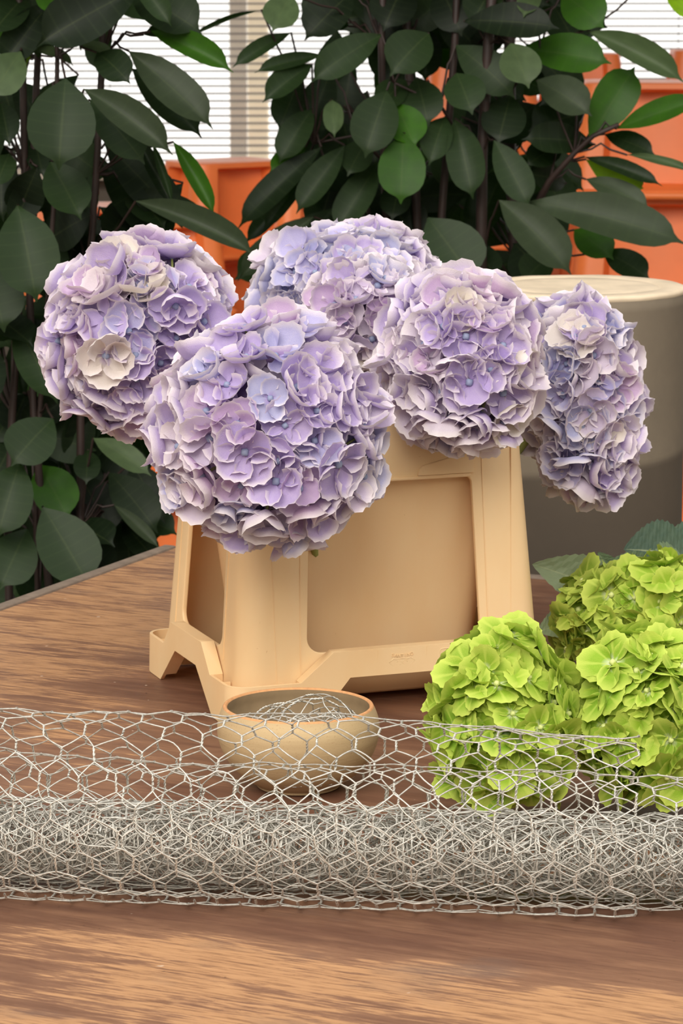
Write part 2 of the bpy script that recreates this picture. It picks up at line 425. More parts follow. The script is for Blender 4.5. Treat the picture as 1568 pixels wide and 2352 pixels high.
# outer skirt: four columns round four windows, flaring to the base
def skirt():
    bm = bmesh.new(); r = .024; z1 = BH
    def P(side, q, zz, arc=False):
        ax, bx = skirt_half(zz, 0), skirt_half(zz, 1)
        if side == 0: return Vector((q, -bx, zz))
        if side == 1: return Vector((ax, q, zz))
        if side == 2: return Vector((-q, bx, zz))
        return Vector((-ax, -q, zz))
    for side in range(4):
        front = side % 2 == 0
        def edge(zz): return skirt_half(zz, 0 if front else 1) - r
        low = LOWF if front else LOWS
        outer = [(-edge(.004), .004), (-low[2][0] - .004, .004), (-low[1][0] - .004, .042), (low[1][0] + .004, .042), (low[2][0] + .004, .004), (edge(.004), .004),
                 (edge(z1), z1), (-edge(z1), z1)]
        wb, wt, zb, zt = (.0860, .0805, .0615, .2165) if front else (.0615, .0555, .0600, .2130)
        hole = []
        def corner(cx, cz, rad, a0):
            for i in range(7):
                g = a0 + .5 * math.pi * i / 6; hole.append((cx + rad * math.cos(g), cz + rad * math.sin(g)))
        rb, rt = .014, .0075
        corner(-wb + rb, zb + rb, rb, math.pi); corner(wb - rb, zb + rb, rb, 1.5 * math.pi)
        corner(wt - rt, zt - rt, rt, 0); corner(-wt + rt, zt - rt, rt, .5 * math.pi)
        ov = [bm.verts.new(P(side, q, zz)) for q, zz in outer]; hv = [bm.verts.new(P(side, q, zz)) for q, zz in hole]
        es = [bm.edges.new((ov[i], ov[(i + 1) % len(ov)])) for i in range(len(ov))] + [bm.edges.new((hv[i], hv[(i + 1) % len(hv)])) for i in range(len(hv))]
        bmesh.ops.triangle_fill(bm, use_beauty=True, use_dissolve=False, edges=es)
        # the rounded corner that follows this side
    for zc_ in range(4):
        g0 = (math.pi, 1.5 * math.pi, 0, .5 * math.pi)[zc_]; rows = []
        for zz in (.004, z1):
            ax, bx = skirt_half(zz, 0), skirt_half(zz, 1)
            cx = (-1, 1, 1, -1)[zc_] * (ax - r); cy = (-1, -1, 1, 1)[zc_] * (bx - r)
            rows.append([bm.verts.new((cx + r * math.cos(g0 + .5 * math.pi * i / 8), cy + r * math.sin(g0 + .5 * math.pi * i / 8), zz)) for i in range(9)])
        for i in range(8): bm.faces.new((rows[0][i], rows[0][i + 1], rows[1][i + 1], rows[1][i]))
    bmesh.ops.remove_doubles(bm, verts=bm.verts[:], dist=.0002)
    bmesh.ops.recalc_face_normals(bm, faces=bm.faces[:])
    me = bpy.data.meshes.new('skirt'); bm.to_mesh(me); bm.free()
    tmp = bpy.data.objects.new('t', me); C.objects.link(tmp)
    s = tmp.modifiers.new('s', 'SOLIDIFY'); s.thickness = .0048; s.offset = -1; s.use_even_offset = True
    b = tmp.modifiers.new('b', 'BEVEL'); b.width = .0014; b.segments = 3; b.limit_method = 'ANGLE'; b.angle_limit = math.radians(50)
    dg = bpy.context.evaluated_depsgraph_get(); out = bpy.data.meshes.new_from_object(tmp.evaluated_get(dg))
    bpy.data.objects.remove(tmp); out.name = 'skirt'; return sharp(out, 30)
link('skirt', skirt(), M['cream'], bkt)
# inner bucket hung in the skirt
def loft(name, levels, cap_bottom=True, n=7):
    vs, fs = [], []
    for a, b, r, zz in levels:
        for c in rr_pts(a, b, r, n): vs += [(x, y, zz) for x, y in c]
    m_ = 4 * (n + 1)
    for i in range(len(levels) - 1):
        for k in range(m_):
            k2 = (k + 1) % m_; fs.append((i * m_ + k, i * m_ + k2, (i + 1) * m_ + k2, (i + 1) * m_ + k))
    if cap_bottom: fs.append(tuple(reversed(range(m_))))
    fs.append(tuple((len(levels) - 1) * m_ + k for k in range(m_)))
    me = mesh(name, vs, fs); return me
inner = loft('inner_bucket', [(.093, .066, .022, .006), (.097, .070, .026, .009), (.101, .074, .028, .020), (.128, .098, .026, BH - .012), (.1285, .0985, .026, BH + .001),
                              (.1255, .0955, .024, BH + .001), (.100, .072, .024, .030)])
link('inner_bucket', sharp(inner, 50), M['cream'], bkt)
# rolled rim
rimp = []
for i in range(9):
    g = math.pi * 2 * i / 8
    rimp.append((skirt_half(BH, 0) - .004 + .0055 * math.cos(g), skirt_half(BH, 1) - .004 + .0055 * math.cos(g), .026, BH + .004 + .0045 * math.sin(g)))
rme = loft('rim', rimp, False); bm = bmesh.new(); bm.from_mesh(rme)
bmesh.ops.delete(bm, geom=[f for f in bm.faces if len(f.verts) > 4], context='FACES'); bmesh.ops.recalc_face_normals(bm, faces=bm.faces[:]); bm.to_mesh(rme); bm.free()
link('rim', rme, M['cream'], bkt)
ledge = loft('rim_web', [(skirt_half(BH, 0) - .003, skirt_half(BH, 1) - .003, .022, BH - .0015), (skirt_half(BH, 0) - .003, skirt_half(BH, 1) - .003, .022, BH + .0005),
                         (.1265, .0965, .024, BH + .0005), (.1265, .0965, .024, BH - .0015)], True)
bm = bmesh.new(); bm.from_mesh(ledge); bmesh.ops.delete(bm, geom=[f for f in bm.faces if len(f.verts) > 4], context='FACES')
bmesh.ops.recalc_face_normals(bm, faces=bm.faces[:]); bm.to_mesh(ledge); bm.free()
link('rim_web', ledge, M['cream'], bkt)
# relief on the front wall: frame round a handle recess, lip over the window, seams on the columns
def slab(name, poly, depth, side='front', proud=.0012, bev=.0005):
    """poly in (q, z) on the flared front or left wall, pushed out by proud"""
    bm = bmesh.new(); vs = []
    for q, zz in poly:
        if side == 'front': vs.append(bm.verts.new((q, -skirt_half(zz, 1) - proud, zz)))
        elif side == 'left': vs.append(bm.verts.new((-skirt_half(zz, 0) - proud, q, zz)))
        else: vs.append(bm.verts.new((q, -HB - proud, zz)))
    f = bm.faces.new(vs); r_ = bmesh.ops.extrude_face_region(bm, geom=[f])
    d = Vector((0, 1, 0)) if side != 'left' else Vector((1, 0, 0))
    for v in [g for g in r_['geom'] if isinstance(g, bmesh.types.BMVert)]: v.co += d * depth
    bmesh.ops.recalc_face_normals(bm, faces=bm.faces[:])
    if bev: bmesh.ops.bevel(bm, geom=[e for e in bm.edges if e.calc_face_angle(0) > .5], offset=bev, segments=2, affect='EDGES')
    me = bpy.data.meshes.new(name); bm.to_mesh(me); bm.free(); return sharp(me, 30)
for s in (1, -1):
    poly = [(s * .026, .2195), (s * .083, .2195), (s * .080, .262), (s * .0655, .262), (s * .0655, .243), (s * .0625, .2355), (s * .031, .2285), (s * .0275, .2255)]
    link('handle_frame', slab('handle_frame', poly, .006, proud=.0017), M['cream'], bkt)
link('window_lip', slab('window_lip', [(-.080, .2160), (.080, .2160), (.080, .2190), (-.080, .2190)], .006, proud=.0022, bev=.0008), M['cream'], bkt)
for q0, q1 in ((.1165, .1215), (-.1165, -.1205)):
    link('column_seam', slab('column_seam', [(q0 - .0004, .02), (q0 + .0004, .02), (q1 + .0004, .262), (q1 - .0004, .262)], .003, proud=.0004, bev=.0002), M['cream'], bkt)
for q0, q1 in ((-.094, -.0885), (.0955, .0905)):
    link('column_seam', slab('column_seam', [(q0 - .0006, .01), (q0 + .0006, .01), (q1 + .0006, .262), (q1 - .0006, .262)], .003, proud=.0007, bev=.0002), M['cream'], bkt)
link('column_seam', slab('column_seam', [(.0800, .05), (.0812, .05), (.0752, .262), (.0740, .262)], .003, 'left', .0007, .0002), M['cream'], bkt)
link('column_seam', slab('column_seam', [(-.0700, .05), (-.0688, .05), (-.0635, .262), (-.0647, .262)], .003, 'left', .0007, .0002), M['cream'], bkt)
# ribs in the foot pockets
for x, y, w, d in ((-.1585, .098, .009, .0014), (-.1585, -.098, .009, .0014), (-.112, -.1275, .0014, .009), (.112, -.1275, .0014, .009), (.1585, .098, .009, .0014), (.1585, -.098, .009, .0014)):
    o = link('pocket_rib', box_me('pocket_rib', w, d, .024), M['cream'], bkt); o.location = (x, y, .012)
# raised writing and crest on the front band
for q in (-.0226, .0260):
    link('band_rib', slab('band_rib', [(q - .0005, .0405), (q + .0005, .0405), (q + .0005, .0632), (q - .0005, .0632)], .002, 'band', .0004, .0001), M['cream'], bkt)
def text_me(name, body, size, depth):
    cu = bpy.data.curves.new(name, 'FONT'); cu.body = body; cu.size = size; cu.extrude = depth; cu.align_x = 'CENTER'; cu.resolution_u = 3
    cu.space_character = 1.05
    t = bpy.data.objects.new('t', cu); C.objects.link(t); dg = bpy.context.evaluated_depsgraph_get()
    me = bpy.data.meshes.new_from_object(t.evaluated_get(dg)); bpy.data.objects.remove(t); me.name = name; return me
FACE = Matrix.Rotation(math.pi / 2, 4, 'X')
def arc_text(word, cx, cz, size, span, sag, parent):
    for i, ch in enumerate(word):
        f = i / (len(word) - 1) - .5
        me = text_me('raised_letter', ch, size, .0007); o = link('raised_letter', me, M['cream'], parent)
        o.matrix_basis = Matrix.Translation((cx + f * span, -HB - .0001, cz + sag * (f * f * 4))) @ FACE @ Matrix.Rotation(f * .25, 4, 'Z')
crest = empty('crest', (0, 0, 0)); crest.parent = bkt
arc_text('SANTINO', .0012, .0547, .0046, .0190, .0012, crest)
def relief_path(name, pts, r, parent, closed=True):
    pp = [(q, -HB - .0001, zz) for q, zz in pts]
    if closed: pp = pp + [pp[0], pp[1]]
    return link(name, tube_me(name, pp, r, sides=6), M['cream'], parent)
sh = [(-.0118, .0505), (-.0075, .0538), (-.004, .0530), (0.001, .0538), (.006, .0530), (.0095, .0542), (.0140, .0512), (.0098, .0480), (.0060, .0465), (.0035, .0446), (.0012, .0436), (-.0012, .0446), (-.0040, .0462), (-.0080, .0474)]
relief_path('crest_outline', sh, .00055, crest)
for s in (-1, 1):
    relief_path('crest_scroll', [(.0012 + s * (.0028 + .0024 * math.cos(g)), .0500 + .0022 * math.sin(g)) for g in np.linspace(.2, 4.6, 9)], .0005, crest, False)
mk = empty('size_mark', (0, 0, 0)); mk.parent = bkt
fr = [(q, zz) for c in rr_pts(.0170, .0082, .0025, 4) for q, zz in c]
relief_path('mark_frame', [(.0560 + q, .0517 + zz) for q, zz in fr], .0005, mk)
for ch, q in (('5', .0505), ('0', .0610)):
    o = link('raised_digit', text_me('raised_digit', ch, .0150, .0006), M['cream'], mk); o.matrix_basis = Matrix.Translation((q, -HB - .0001, .0464)) @ FACE

# ------------------------------------------------------------------ stoneware bowl with a ball of wire
bowl = empty('ceramic_bowl', (-.0365, 2.583, TZ)); tag(bowl, 'round sandy stoneware bowl holding crumpled wire, standing before the cream bucket', 'bowl')
outp = [(.0, 0), (.032, 0), (.0352, .0012), (.0365, .0035), (.043, .0075), (.0545, .017), (.0635, .030), (.0678, .042), (.0688, .050), (.0682, .058), (.0662, .0645), (.0640, .0698)]
inp = [(.0602, .0698), (.0608, .066), (.0625, .058), (.0618, .046), (.055, .028), (.042, .014), (.020, .0085), (0, .008)]
def smooth_prof(p, n=4):
    o = []
    for i in range(len(p) - 1):
        p0, p1, p2, p3 = p[max(i - 1, 0)], p[i], p[i + 1], p[min(i + 2, len(p) - 1)]
        for k in range(n):
            t = k / n
            o.append(tuple(.5 * (2 * b + (c - a) * t + (2 * a - 5 * b + 4 * c - d) * t * t + (3 * b - a - 3 * c + d) * t ** 3) for a, b, c, d in zip(p0, p1, p2, p3)))
    return o + [p[-1]]
link('outer_wall', lathe_me('outer_wall', smooth_prof(outp[1:], 4), 96, False), M['bowl'], bowl)
link('rim', lathe_me('rim', [(.0640, .0696), (.0634, .0708), (.0622, .0713), (.0610, .0708), (.0602, .0696)], 96, False), M['bowl_rim'], bowl)
ime = lathe_me('inner_wall', smooth_prof(inp, 3), 96, False); link('inner_wall', ime, M['bowl_in'], bowl)

# ------------------------------------------------------------------ hexagonal wire netting
HEXW, ROWP, TWL = .0288, .0207, .0105
def hexnet(mapf, nrow, c0, c1, jit=.0009, fine=True, r=.00062, seed=1, drop=0.0, rowp=ROWP, twl=TWL, hexw=HEXW):
    """mapf(s, t) arrays -> (N,3). Twisted uprights joined by slanting wires."""
    rs = np.random.RandomState(seed)
    ii, jj = np.meshgrid(np.arange(nrow), np.arange(c0, c1), indexing='ij')
    s0 = ii * rowp + rs.normal(0, jit, ii.shape); t0 = (jj + (ii % 2) * .5) * hexw + rs.normal(0, jit * 1.3, ii.shape)
    s1 = ii * rowp + twl + rs.normal(0, jit, ii.shape); t1 = t0 + rs.normal(0, jit * .6, ii.shape)
    parts = []
    m = 9 if fine else 5
    u = np.linspace(0, 1, m)
    K = s0.size
    S = s0.ravel()[:, None] * (1 - u) + s1.ravel()[:, None] * u; T = t0.ravel()[:, None] * (1 - u) + t1.ravel()[:, None] * u
    P = mapf(S, T)
    tg = P[:, -1] - P[:, 0]; tg /= np.linalg.norm(tg, axis=1, keepdims=True) + 1e-9
    A = np.cross(tg, np.array([.21, .43, .88])); A /= np.linalg.norm(A, axis=1, keepdims=True) + 1e-9; B = np.cross(tg, A)
    ph0 = rs.rand(K) * 6.28
    for st in (0, math.pi):
        ph = ph0[:, None] + st + u[None] * (2 * math.pi * (1.6 if fine else 1.0))
        off = r * 1.0
        parts.append(tubes_np(P + off * (np.cos(ph)[..., None] * A[:, None] + np.sin(ph)[..., None] * B[:, None]), r, 4 if fine else 3))
    u = np.linspace(0, 1, 5 if fine else 3); sl = []
    bend = np.sin(u * math.pi)
    for d in (0, 1):
        a_i, a_j = np.meshgrid(np.arange(nrow - 1), np.arange(c1 - c0), indexing='ij')
        b_j = a_j + np.where(a_i % 2 == 0, d - 1, d)
        ok = (b_j >= 0) & (b_j < c1 - c0); a_i, a_j, b_j = a_i[ok], a_j[ok], b_j[ok]
        if drop: keep = rs.rand(a_i.size) > drop; a_i, a_j, b_j = a_i[keep], a_j[keep], b_j[keep]
        S = s1[a_i, a_j][:, None] * (1 - u) + s0[a_i + 1, b_j][:, None] * u; T = t1[a_i, a_j][:, None] * (1 - u) + t0[a_i + 1, b_j][:, None] * u
        bow = rs.normal(0, jit * .8, (len(S), 1)) * bend
        parts.append(tubes_np(mapf(S + bow, T + bow * .5), r, 4 if fine else 3))
    return parts
def noise1(x, seed):
    return np.sin(x * 2.1 + seed) * .5 + np.sin(x * 5.3 + seed * 2.3) * .3 + np.sin(x * 11.7 + seed * 1.7) * .2
roll = empty('wire_netting_roll', (0, 2.240, TZ), math.radians(-5.6)); tag(roll, 'loosely rolled length of galvanised hexagonal wire netting lying across the table front', 'wire roll')
def turn_map(radf, yoff, squash=1.0):
    def f(S, T):
        # S = arc length, start at the bottom front; roll leans on the table
        r, phi = radf(S, T)
        x = T; y = yoff + r * np.sin(phi) * squash; z = r - r * np.cos(phi) + .0016
        return np.stack([x, y, z], axis=-1)
    return f
def outer_rad(S, T):
    # loose outer turn: wider at the left end, with bulges
    R = .0695 - .008 * T + .0016 * noise1(T * 9, 1.0)
    phi = -.55 - S / .070
    R = R + .0014 * np.sin(3 * phi + T * 14) - .008 * np.clip((-phi - 2 * math.pi + .2) / 3.0, 0, 1)
    return R, phi
link('loose_outer_turn', np_mesh('loose_outer_turn', hexnet(turn_map(outer_rad, .0), 22, -13, 8, .0013, True, .00058, 3)), M['wire'], roll)
def mid_rad(S, T):
    phi = -.3 - S / .054
    R = .0555 - .0095 * (-phi) / (2 * math.pi) - .012 * T * .4 + .0016 * noise1(T * 11, 2.2) + .0012 * np.sin(2 * phi + T * 17)
    return R, phi
link('loose_inner_turns', np_mesh('loose_inner_turns', hexnet(turn_map(mid_rad, .016), 18, -15, 12, .0013, True, .00056, 5)), M['wire'], roll)
def core_rad(S, T):
    k = .0014 / (2 * math.pi); R0 = .0345
    phi = (R0 - np.sqrt(np.maximum(R0 * R0 - 2 * k * S, 1e-7))) / k
    R = R0 - k * phi + .0010 * noise1(T * 13 + phi * .3, .4)
    return R, -1.0 - phi
def core_map(S, T):
    R, phi = core_rad(S, T)
    return np.stack([T, .031 + R * np.sin(phi), .0345 + R * np.cos(phi) * 1.0 + .0012], axis=-1)
core = link('rolled_core', np_mesh('rolled_core', hexnet(core_map, 116, -13, 13, .0030, False, .00056, 9)), M['wire'], roll)
core['kind'] = 'stuff'
# crumpled piece in the bowl
wb = empty('wire_ball', (-.0365, 2.583, TZ + .0085)); tag(wb, 'crumpled piece of wire netting bunched inside the stoneware bowl', 'wire ball')
def crumple(seed, R, h, yaw):
    def f(S, T):
        x = S - .080; y = T
        c, s_ = math.cos(yaw), math.sin(yaw); X = x * c - y * s_; Y = x * s_ + y * c
        rad = np.sqrt(X * X + Y * Y) + 1e-6; k = R * np.tanh(rad / R * 1.0) / rad
        X2 = X * k + .006 * np.sin(23 * Y + seed); Y2 = Y * k + .006 * np.sin(27 * X + seed * 2)
        z = h * np.clip(1 - (rad / .115) ** 2, -.6, 1) + .013 * np.sin(46 * X + seed) * np.cos(33 * Y + seed)
        q = np.sqrt(X2 ** 2 + Y2 ** 2); lim = .049 + .008 * np.clip((z - .0) / .05, 0, 1); f_ = np.minimum(1, lim / (q + 1e-6))
        return np.stack([X2 * f_, Y2 * f_, np.clip(z, .004, .071)], axis=-1)
    return f
ps = hexnet(crumple(.7, .075, .062, .3), 9, -4, 4, .002, True, .00058, 11) + hexnet(crumple(2.9, .050, .050, 1.4), 9, -4, 4, .003, True, .00058, 12) + hexnet(crumple(4.4, .045, .038, 2.3), 8, -3, 4, .003, True, .00058, 13)
link('crumpled_netting', np_mesh('crumpled_netting', ps), M['wire'], wb)

# ------------------------------------------------------------------ big-leaved ficus plants
def ficus_leaf(seed):
    r = random.Random(seed)
    ts = [0, .04, .10, .18, .28, .40, .52, .64, .75, .83, .885, .915, .945, 1.0]
    hw = [.012, .06, .15, .26, .37, .455, .495, .495, .455, .375, .25, .115, .05, .010]
    ss = [-1, -.6, -.25, 0, .25, .6, 1]
    fold = r.uniform(.06, .22); arch = r.uniform(.05, .14); tw = r.uniform(-.10, .10); wv = r.uniform(0, .02); ph = r.uniform(0, 6)
    vs, fs, vein = [], [], []
    for t, h in zip(ts, hw):
        for s in ss:
            y = s * h; z = arch * 4 * t * (1 - t) * .55 + fold * abs(s) ** 1.5 * h + tw * s * h * t + wv * math.sin(9 * t + ph) * abs(s)
            if t > .88: z -= (t - .88) * .35
            vs.append((t, y, z)); vein.append(abs(s))
    n = len(ss)
    for i in range(len(ts) - 1):
        for k in range(n - 1): fs.append((i * n + k, i * n + k + 1, (i + 1) * n + k + 1, (i + 1) * n + k))
    me = mesh('leaf', vs, fs); a = me.attributes.new('vein', 'FLOAT', 'POINT'); a.data.foreach_set('value', vein)
    me.materials.append(M['leaf']); return me
LEAF = [ficus_leaf(i) for i in range(10)]
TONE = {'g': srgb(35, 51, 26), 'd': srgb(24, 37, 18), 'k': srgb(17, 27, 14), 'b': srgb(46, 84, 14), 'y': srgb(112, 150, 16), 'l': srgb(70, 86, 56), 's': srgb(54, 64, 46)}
def place_leaf(root, rootloc, bx, by, tx, ty, w, Y, tone='g', dY=-.05, tilt=.45, roll=0.0, rr=rnd):
    b = at(bx, by, Y); t = at(tx, ty, Y + dY); X = t - b; L = X.length; X = X.normalized()
    mid = (b + t) / 2; V = (EYE - mid).normalized()
    Z = V + Vector((0, 0, tilt)); Z = (Z - X * Z.dot(X)).normalized()
    if roll: Z = Matrix.Rotation(roll, 3, X) @ Z
    Y_ = Z.cross(X).normalized()
    vz = max(.35, abs(Z.dot((V - X * V.dot(X)).normalized()) if (V - X * V.dot(X)).length > 1e-4 else 1))
    Wd = 1.08 * w / scale_at(mid) / vz
    c = TONE[tone]; j = rr.uniform(.85, 1.15)
    m = Matrix((( X.x * L, Y_.x * Wd, Z.x * L, b.x - rootloc.x), (X.y * L, Y_.y * Wd, Z.y * L, b.y - rootloc.y), (X.z * L, Y_.z * Wd, Z.z * L, b.z - rootloc.z), (0, 0, 0, 1)))
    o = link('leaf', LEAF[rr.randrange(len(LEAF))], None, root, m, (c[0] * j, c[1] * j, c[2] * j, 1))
    return o, b
def plant(name, label, cx, Y, stems, leaves, fill, potr, branches=()):
    loc = Vector((at(cx, 600, Y).x, Y, 0)); root = empty(name, loc); tag(root, label, 'plant')
    pot = link('pot', lathe_me('pot', [(potr * .78, 0), (potr, .26), (potr * 1.06, .262), (potr * 1.06, .29), (potr * .99, .29), (potr * .97, .25)], 40, False), M['soil_pot'], root)
    link('soil', lathe_me('soil', [(potr * .975, .252), (potr * .5, .258), (0, .262)], 32, False), M['soil'], root)
    st = []
    for (x0, x1, rad) in stems:
        top = at(x1, -150, Y + rnd.uniform(-.05, .08)); botx = at(x0, 1300, Y).x
        bot = Vector((loc.x + max(-potr * .7, min(potr * .7, botx - loc.x)), Y + rnd.uniform(-.06, .06), .25))
        pts = []
        for i in range(9):
            f = i / 8; p = bot.lerp(top, f) + Vector((math.sin(f * 7 + x0) * .012, math.cos(f * 5 + x0) * .012, 0)); 
            if 0 < f < 1: pts.append(p - loc)
            else: pts.append(p - loc)
        link('stem', tube_me('stem', pts, rad, rad * .7, 8), M['stem_dark'], root); st.append([p + loc for p in pts])
    for br, rad in branches:
        pts = [at(u, v, y) for u, v, y in br]
        link('stem', tube_me('stem', [p - loc for p in pts], rad, rad * .6, 8), M['stem_dark'], root); st.append(pts)
    petp = []
    def petiole(b):
        # joins the leaf base to the nearest stem
        best = min((p for s in st for p in s), key=lambda p: (p - b - Vector((0, 0, -.05))).length)
        if (best - b).length < .45:
            mid = (best + b) / 2 + Vector((0, 0, .015)); petp.append([tuple(best - loc), tuple(best * .45 + b * .1 + mid * .45 - loc), tuple(mid - loc), tuple(best * .1 + b * .45 + mid * .45 - loc), tuple(b - loc)])
    for L in leaves:
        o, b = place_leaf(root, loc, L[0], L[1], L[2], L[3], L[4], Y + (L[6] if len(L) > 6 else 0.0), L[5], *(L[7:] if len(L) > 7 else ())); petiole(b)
    r2 = random.Random(cx)
    for (x0, y0, x1, y1, n, d0, d1) in fill:
        for _ in range(n):
            bx, by = r2.uniform(x0, x1), r2.uniform(y0, y1); g = r2.uniform(-1.15, 1.15) + (.0 if r2.random() < .7 else .6)
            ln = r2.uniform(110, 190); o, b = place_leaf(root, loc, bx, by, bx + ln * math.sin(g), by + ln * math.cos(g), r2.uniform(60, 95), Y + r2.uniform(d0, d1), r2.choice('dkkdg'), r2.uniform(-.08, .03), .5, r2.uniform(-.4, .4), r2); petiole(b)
    pm = np_mesh('petiole', [tubes_np(np.array(petp), .0016, 5)]); tag(link('petiole', pm, M['stem_dark'], root), kind='stuff')
    return root
left_leaves = [
 (150,180,135,388,146,'g',-.10), (48,118,-20,224,88,'l',-.05), (193,205,396,352,72,'s',-.08), (296,118,488,292,86,'s',-.02), (206,228,332,374,86,'g',-.04),
 (303,158,463,314,78,'d',.05), (115,372,186,502,96,'g',-.04), (346,72,534,162,56,'b',.0), (300,-20,462,74,104,'d',.02), (398,326,494,498,42,'b',-.04),
 (72,116,172,152,26,'l',-.03,.02,1.2), (176,104,262,122,24,'l',-.03,.02,1.2), (312,462,594,588,62,'s',-.08), (300,440,480,520,60,'d',.03), (40,470,84,692,132,'g',-.10), (-30,600,10,760,116,'g',-.06),
 (34,738,132,925,92,'g',-.03), (122,962,26,1068,104,'g',-.08), (88,1066,158,1194,96,'b',.0), (98,1165,205,1345,128,'g',-.12), (214,1006,346,1090,52,'l',-.04),
 (202,1032,198,1110,58,'d',0), (262,1160,366,1258,30,'s',-.02), (46,1060,-6,1236,110,'g',-.10), (62,1214,0,1352,108,'g',-.10), (250,1085,362,1222,86,'d',.04),
 (2,236,22,334,60,'d',-.02), (22,352,-10,432,56,'g',-.02), (75,310,100,404,56,'d',.03), (110,-40,124,34,66,'b',-.02), (325,-30,84,104,112,'k',-.03),
 (300,-60,395,60,50,'g',-.02), (222,120,298,190,70,'d',-.03), (60,520,30,640,80,'k',.05), (240,330,420,520,90,'k',.06), (230,370,400,560,100,'k',.08), (120,-60,20,70,80,'k',.08),
 (180,520,150,640,90,'k',.08), (230,540,120,700,80,'k',.08), (330,80,455,70,40,'d',.04), (420,420,300,560,70,'k',.1), (300,290,398,478,34,'k',-.01), (350,330,396,470,20,'g',-.03),
 (60,905,20,1000,80,'k',.06), (170,900,110,1010,90,'k',.08), (180,1090,260,1230,100,'k',.07), (300,1060,380,1200,80,'k',.08), (40,1000,-20,1110,90,'d',.04), (280,1200,360,1290,60,'k',.08),
 (20,20,-10,130,70,'b',.06), (90,20,60,150,24,'y',.10), (100,820,75,950,40,'b',.12), (160,1240,260,1330,90,'k',.08), (130,1290,60,1400,100,'k',.06)]
plant('ficus_plant', 'tall dark large-leaved ficus plant beyond the table at the left edge', 130, 4.05, [(40, 30, .006), (120, 70, .006), (190, 215, .006), (90, 110, .004)], left_leaves,
      [(-60, 160, 220, 1300, 120, -.02, .40), (-20, -90, 260, 40, 14, .0, .3), (-60, -330, 300, -120, 34, -.1, .3), (200, 440, 330, 1240, 50, .02, .36)], .15)
mid_leaves = [
 (985,76,896,172,96,'g',-.06), (876,80,715,186,72,'g',-.04), (1048,168,1084,260,88,'g',-.07), (1172,100,1214,200,88,'l',-.10), (1232,184,1358,264,80,'s',-.06), (1196,112,1402,142,82,'b',-.02),
 (1350,72,1572,186,60,'l',-.04), (1064,48,1282,62,76,'k',-.05), (1046,104,1182,222,84,'g',-.02), (888,208,838,360,100,'g',-.08), (932,184,866,250,62,'g',-.03), (956,178,984,288,86,'g',-.03),
 (908,238,954,338,84,'b',-.06), (926,306,920,466,102,'b',-.10), (1022,268,985,378,66,'g',-.05), (1044,272,1086,456,80,'g',-.06), (1134,322,1216,474,72,'g',-.08), (1172,218,1144,328,96,'d',-.03),
 (872,370,770,534,72,'g',-.02), (844,318,798,402,66,'g',-.02), (918,418,900,504,66,'d',.02), (982,500,1088,646,132,'g',-.10), (1146,460,1312,628,96,'s',-.12), (1212,462,1576,556,94,'s',-.10),
 (1345,412,1494,480,52,'s',-.04), (1318,528,1408,594,70,'b',-.02), (1386,578,1492,640,62,'d',-.04), (1352,322,1458,152,92,'b',-.06,.02,.1), (1416,296,1606,228,52,'b',-.06), (1345,366,1480,436,56,'y',-.02,.05,-.3),
 (1342,360,1520,424,34,'d',-.04), (1440,356,1600,398,22,'l',-.06), (1388,308,1504,354,46,'d',-.02), (1366,332,1200,318,66,'d',-.01), (1340,262,1215,300,90,'k',.03), (668,74,534,152,34,'g',-.02),
 (740,126,586,164,34,'g',-.02), (716,148,604,232,56,'g',-.03), (668,-14,626,70,76,'l',-.05), (600,22,438,82,10,'d',-.05), (762,228,768,314,44,'l',-.06), (718,248,640,374,66,'g',-.01),
 (702,338,618,396,44,'b',.0), (738,338,545,522,62,'d',-.03), (742,358,600,534,38,'d',-.01), (792,334,680,488,62,'g',-.05), (720,498,545,642,58,'s',-.08), (766,478,592,668,92,'d',.0),
 (1228,-24,1202,38,50,'l',-.04), (1290,-14,1386,62,88,'b',.0), (1530,-24,1586,44,38,'y',-.04), (700,420,560,560,40,'k',.04), (640,600,540,640,70,'g',.02), (810,-20,700,90,90,'k',.02), (930,-40,880,70,100,'k',.04),
 (1010,-30,1060,80,90,'k',.03), (1140,-40,1080,60,80,'d',.0), (1230,240,1140,330,100,'k',.04), (1180,560,1260,640,110,'k',-.02), (1260,590,1200,650,70,'g',-.04), (1090,560,1140,640,60,'d',.0),
 (820,520,740,600,90,'k',.04), (860,420,960,560,110,'k',.06), (690,180,640,300,70,'d',.03), (800,60,720,10,60,'k',.05), (1150,330,1060,420,60,'k',.06), (1240,440,1180,560,80,'k',.06), (1300,470,1220,600,80,'k',.03),
 (1290,330,1210,380,60,'d',.02), (1300,420,1210,400,60,'k',.03), (760,160,700,330,80,'k',.05), (780,250,690,420,80,'k',.07), (1330,200,1240,240,70,'k',.03)]
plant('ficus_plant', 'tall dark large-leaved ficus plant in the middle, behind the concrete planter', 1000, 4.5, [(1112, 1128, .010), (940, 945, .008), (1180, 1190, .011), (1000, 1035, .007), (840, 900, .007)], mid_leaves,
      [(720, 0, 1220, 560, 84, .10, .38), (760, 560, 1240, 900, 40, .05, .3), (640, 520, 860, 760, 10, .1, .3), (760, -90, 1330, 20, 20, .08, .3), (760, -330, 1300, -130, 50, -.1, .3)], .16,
      [([(1176, 640, 4.52), (1215, 500, 4.48), (1262, 415, 4.45), (1318, 352, 4.44), (1362, 312, 4.43), (1420, 286, 4.42)], .0055), ([(1110, 400, 4.5), (1010, 240, 4.46), (905, 190, 4.44)], .003), ([(930, 420, 4.52), (820, 310, 4.5), (720, 330, 4.49)], .003), ([(1150, 240, 4.5), (1240, 110, 4.47), (1360, 62, 4.46)], .003)])
# side branch on the right

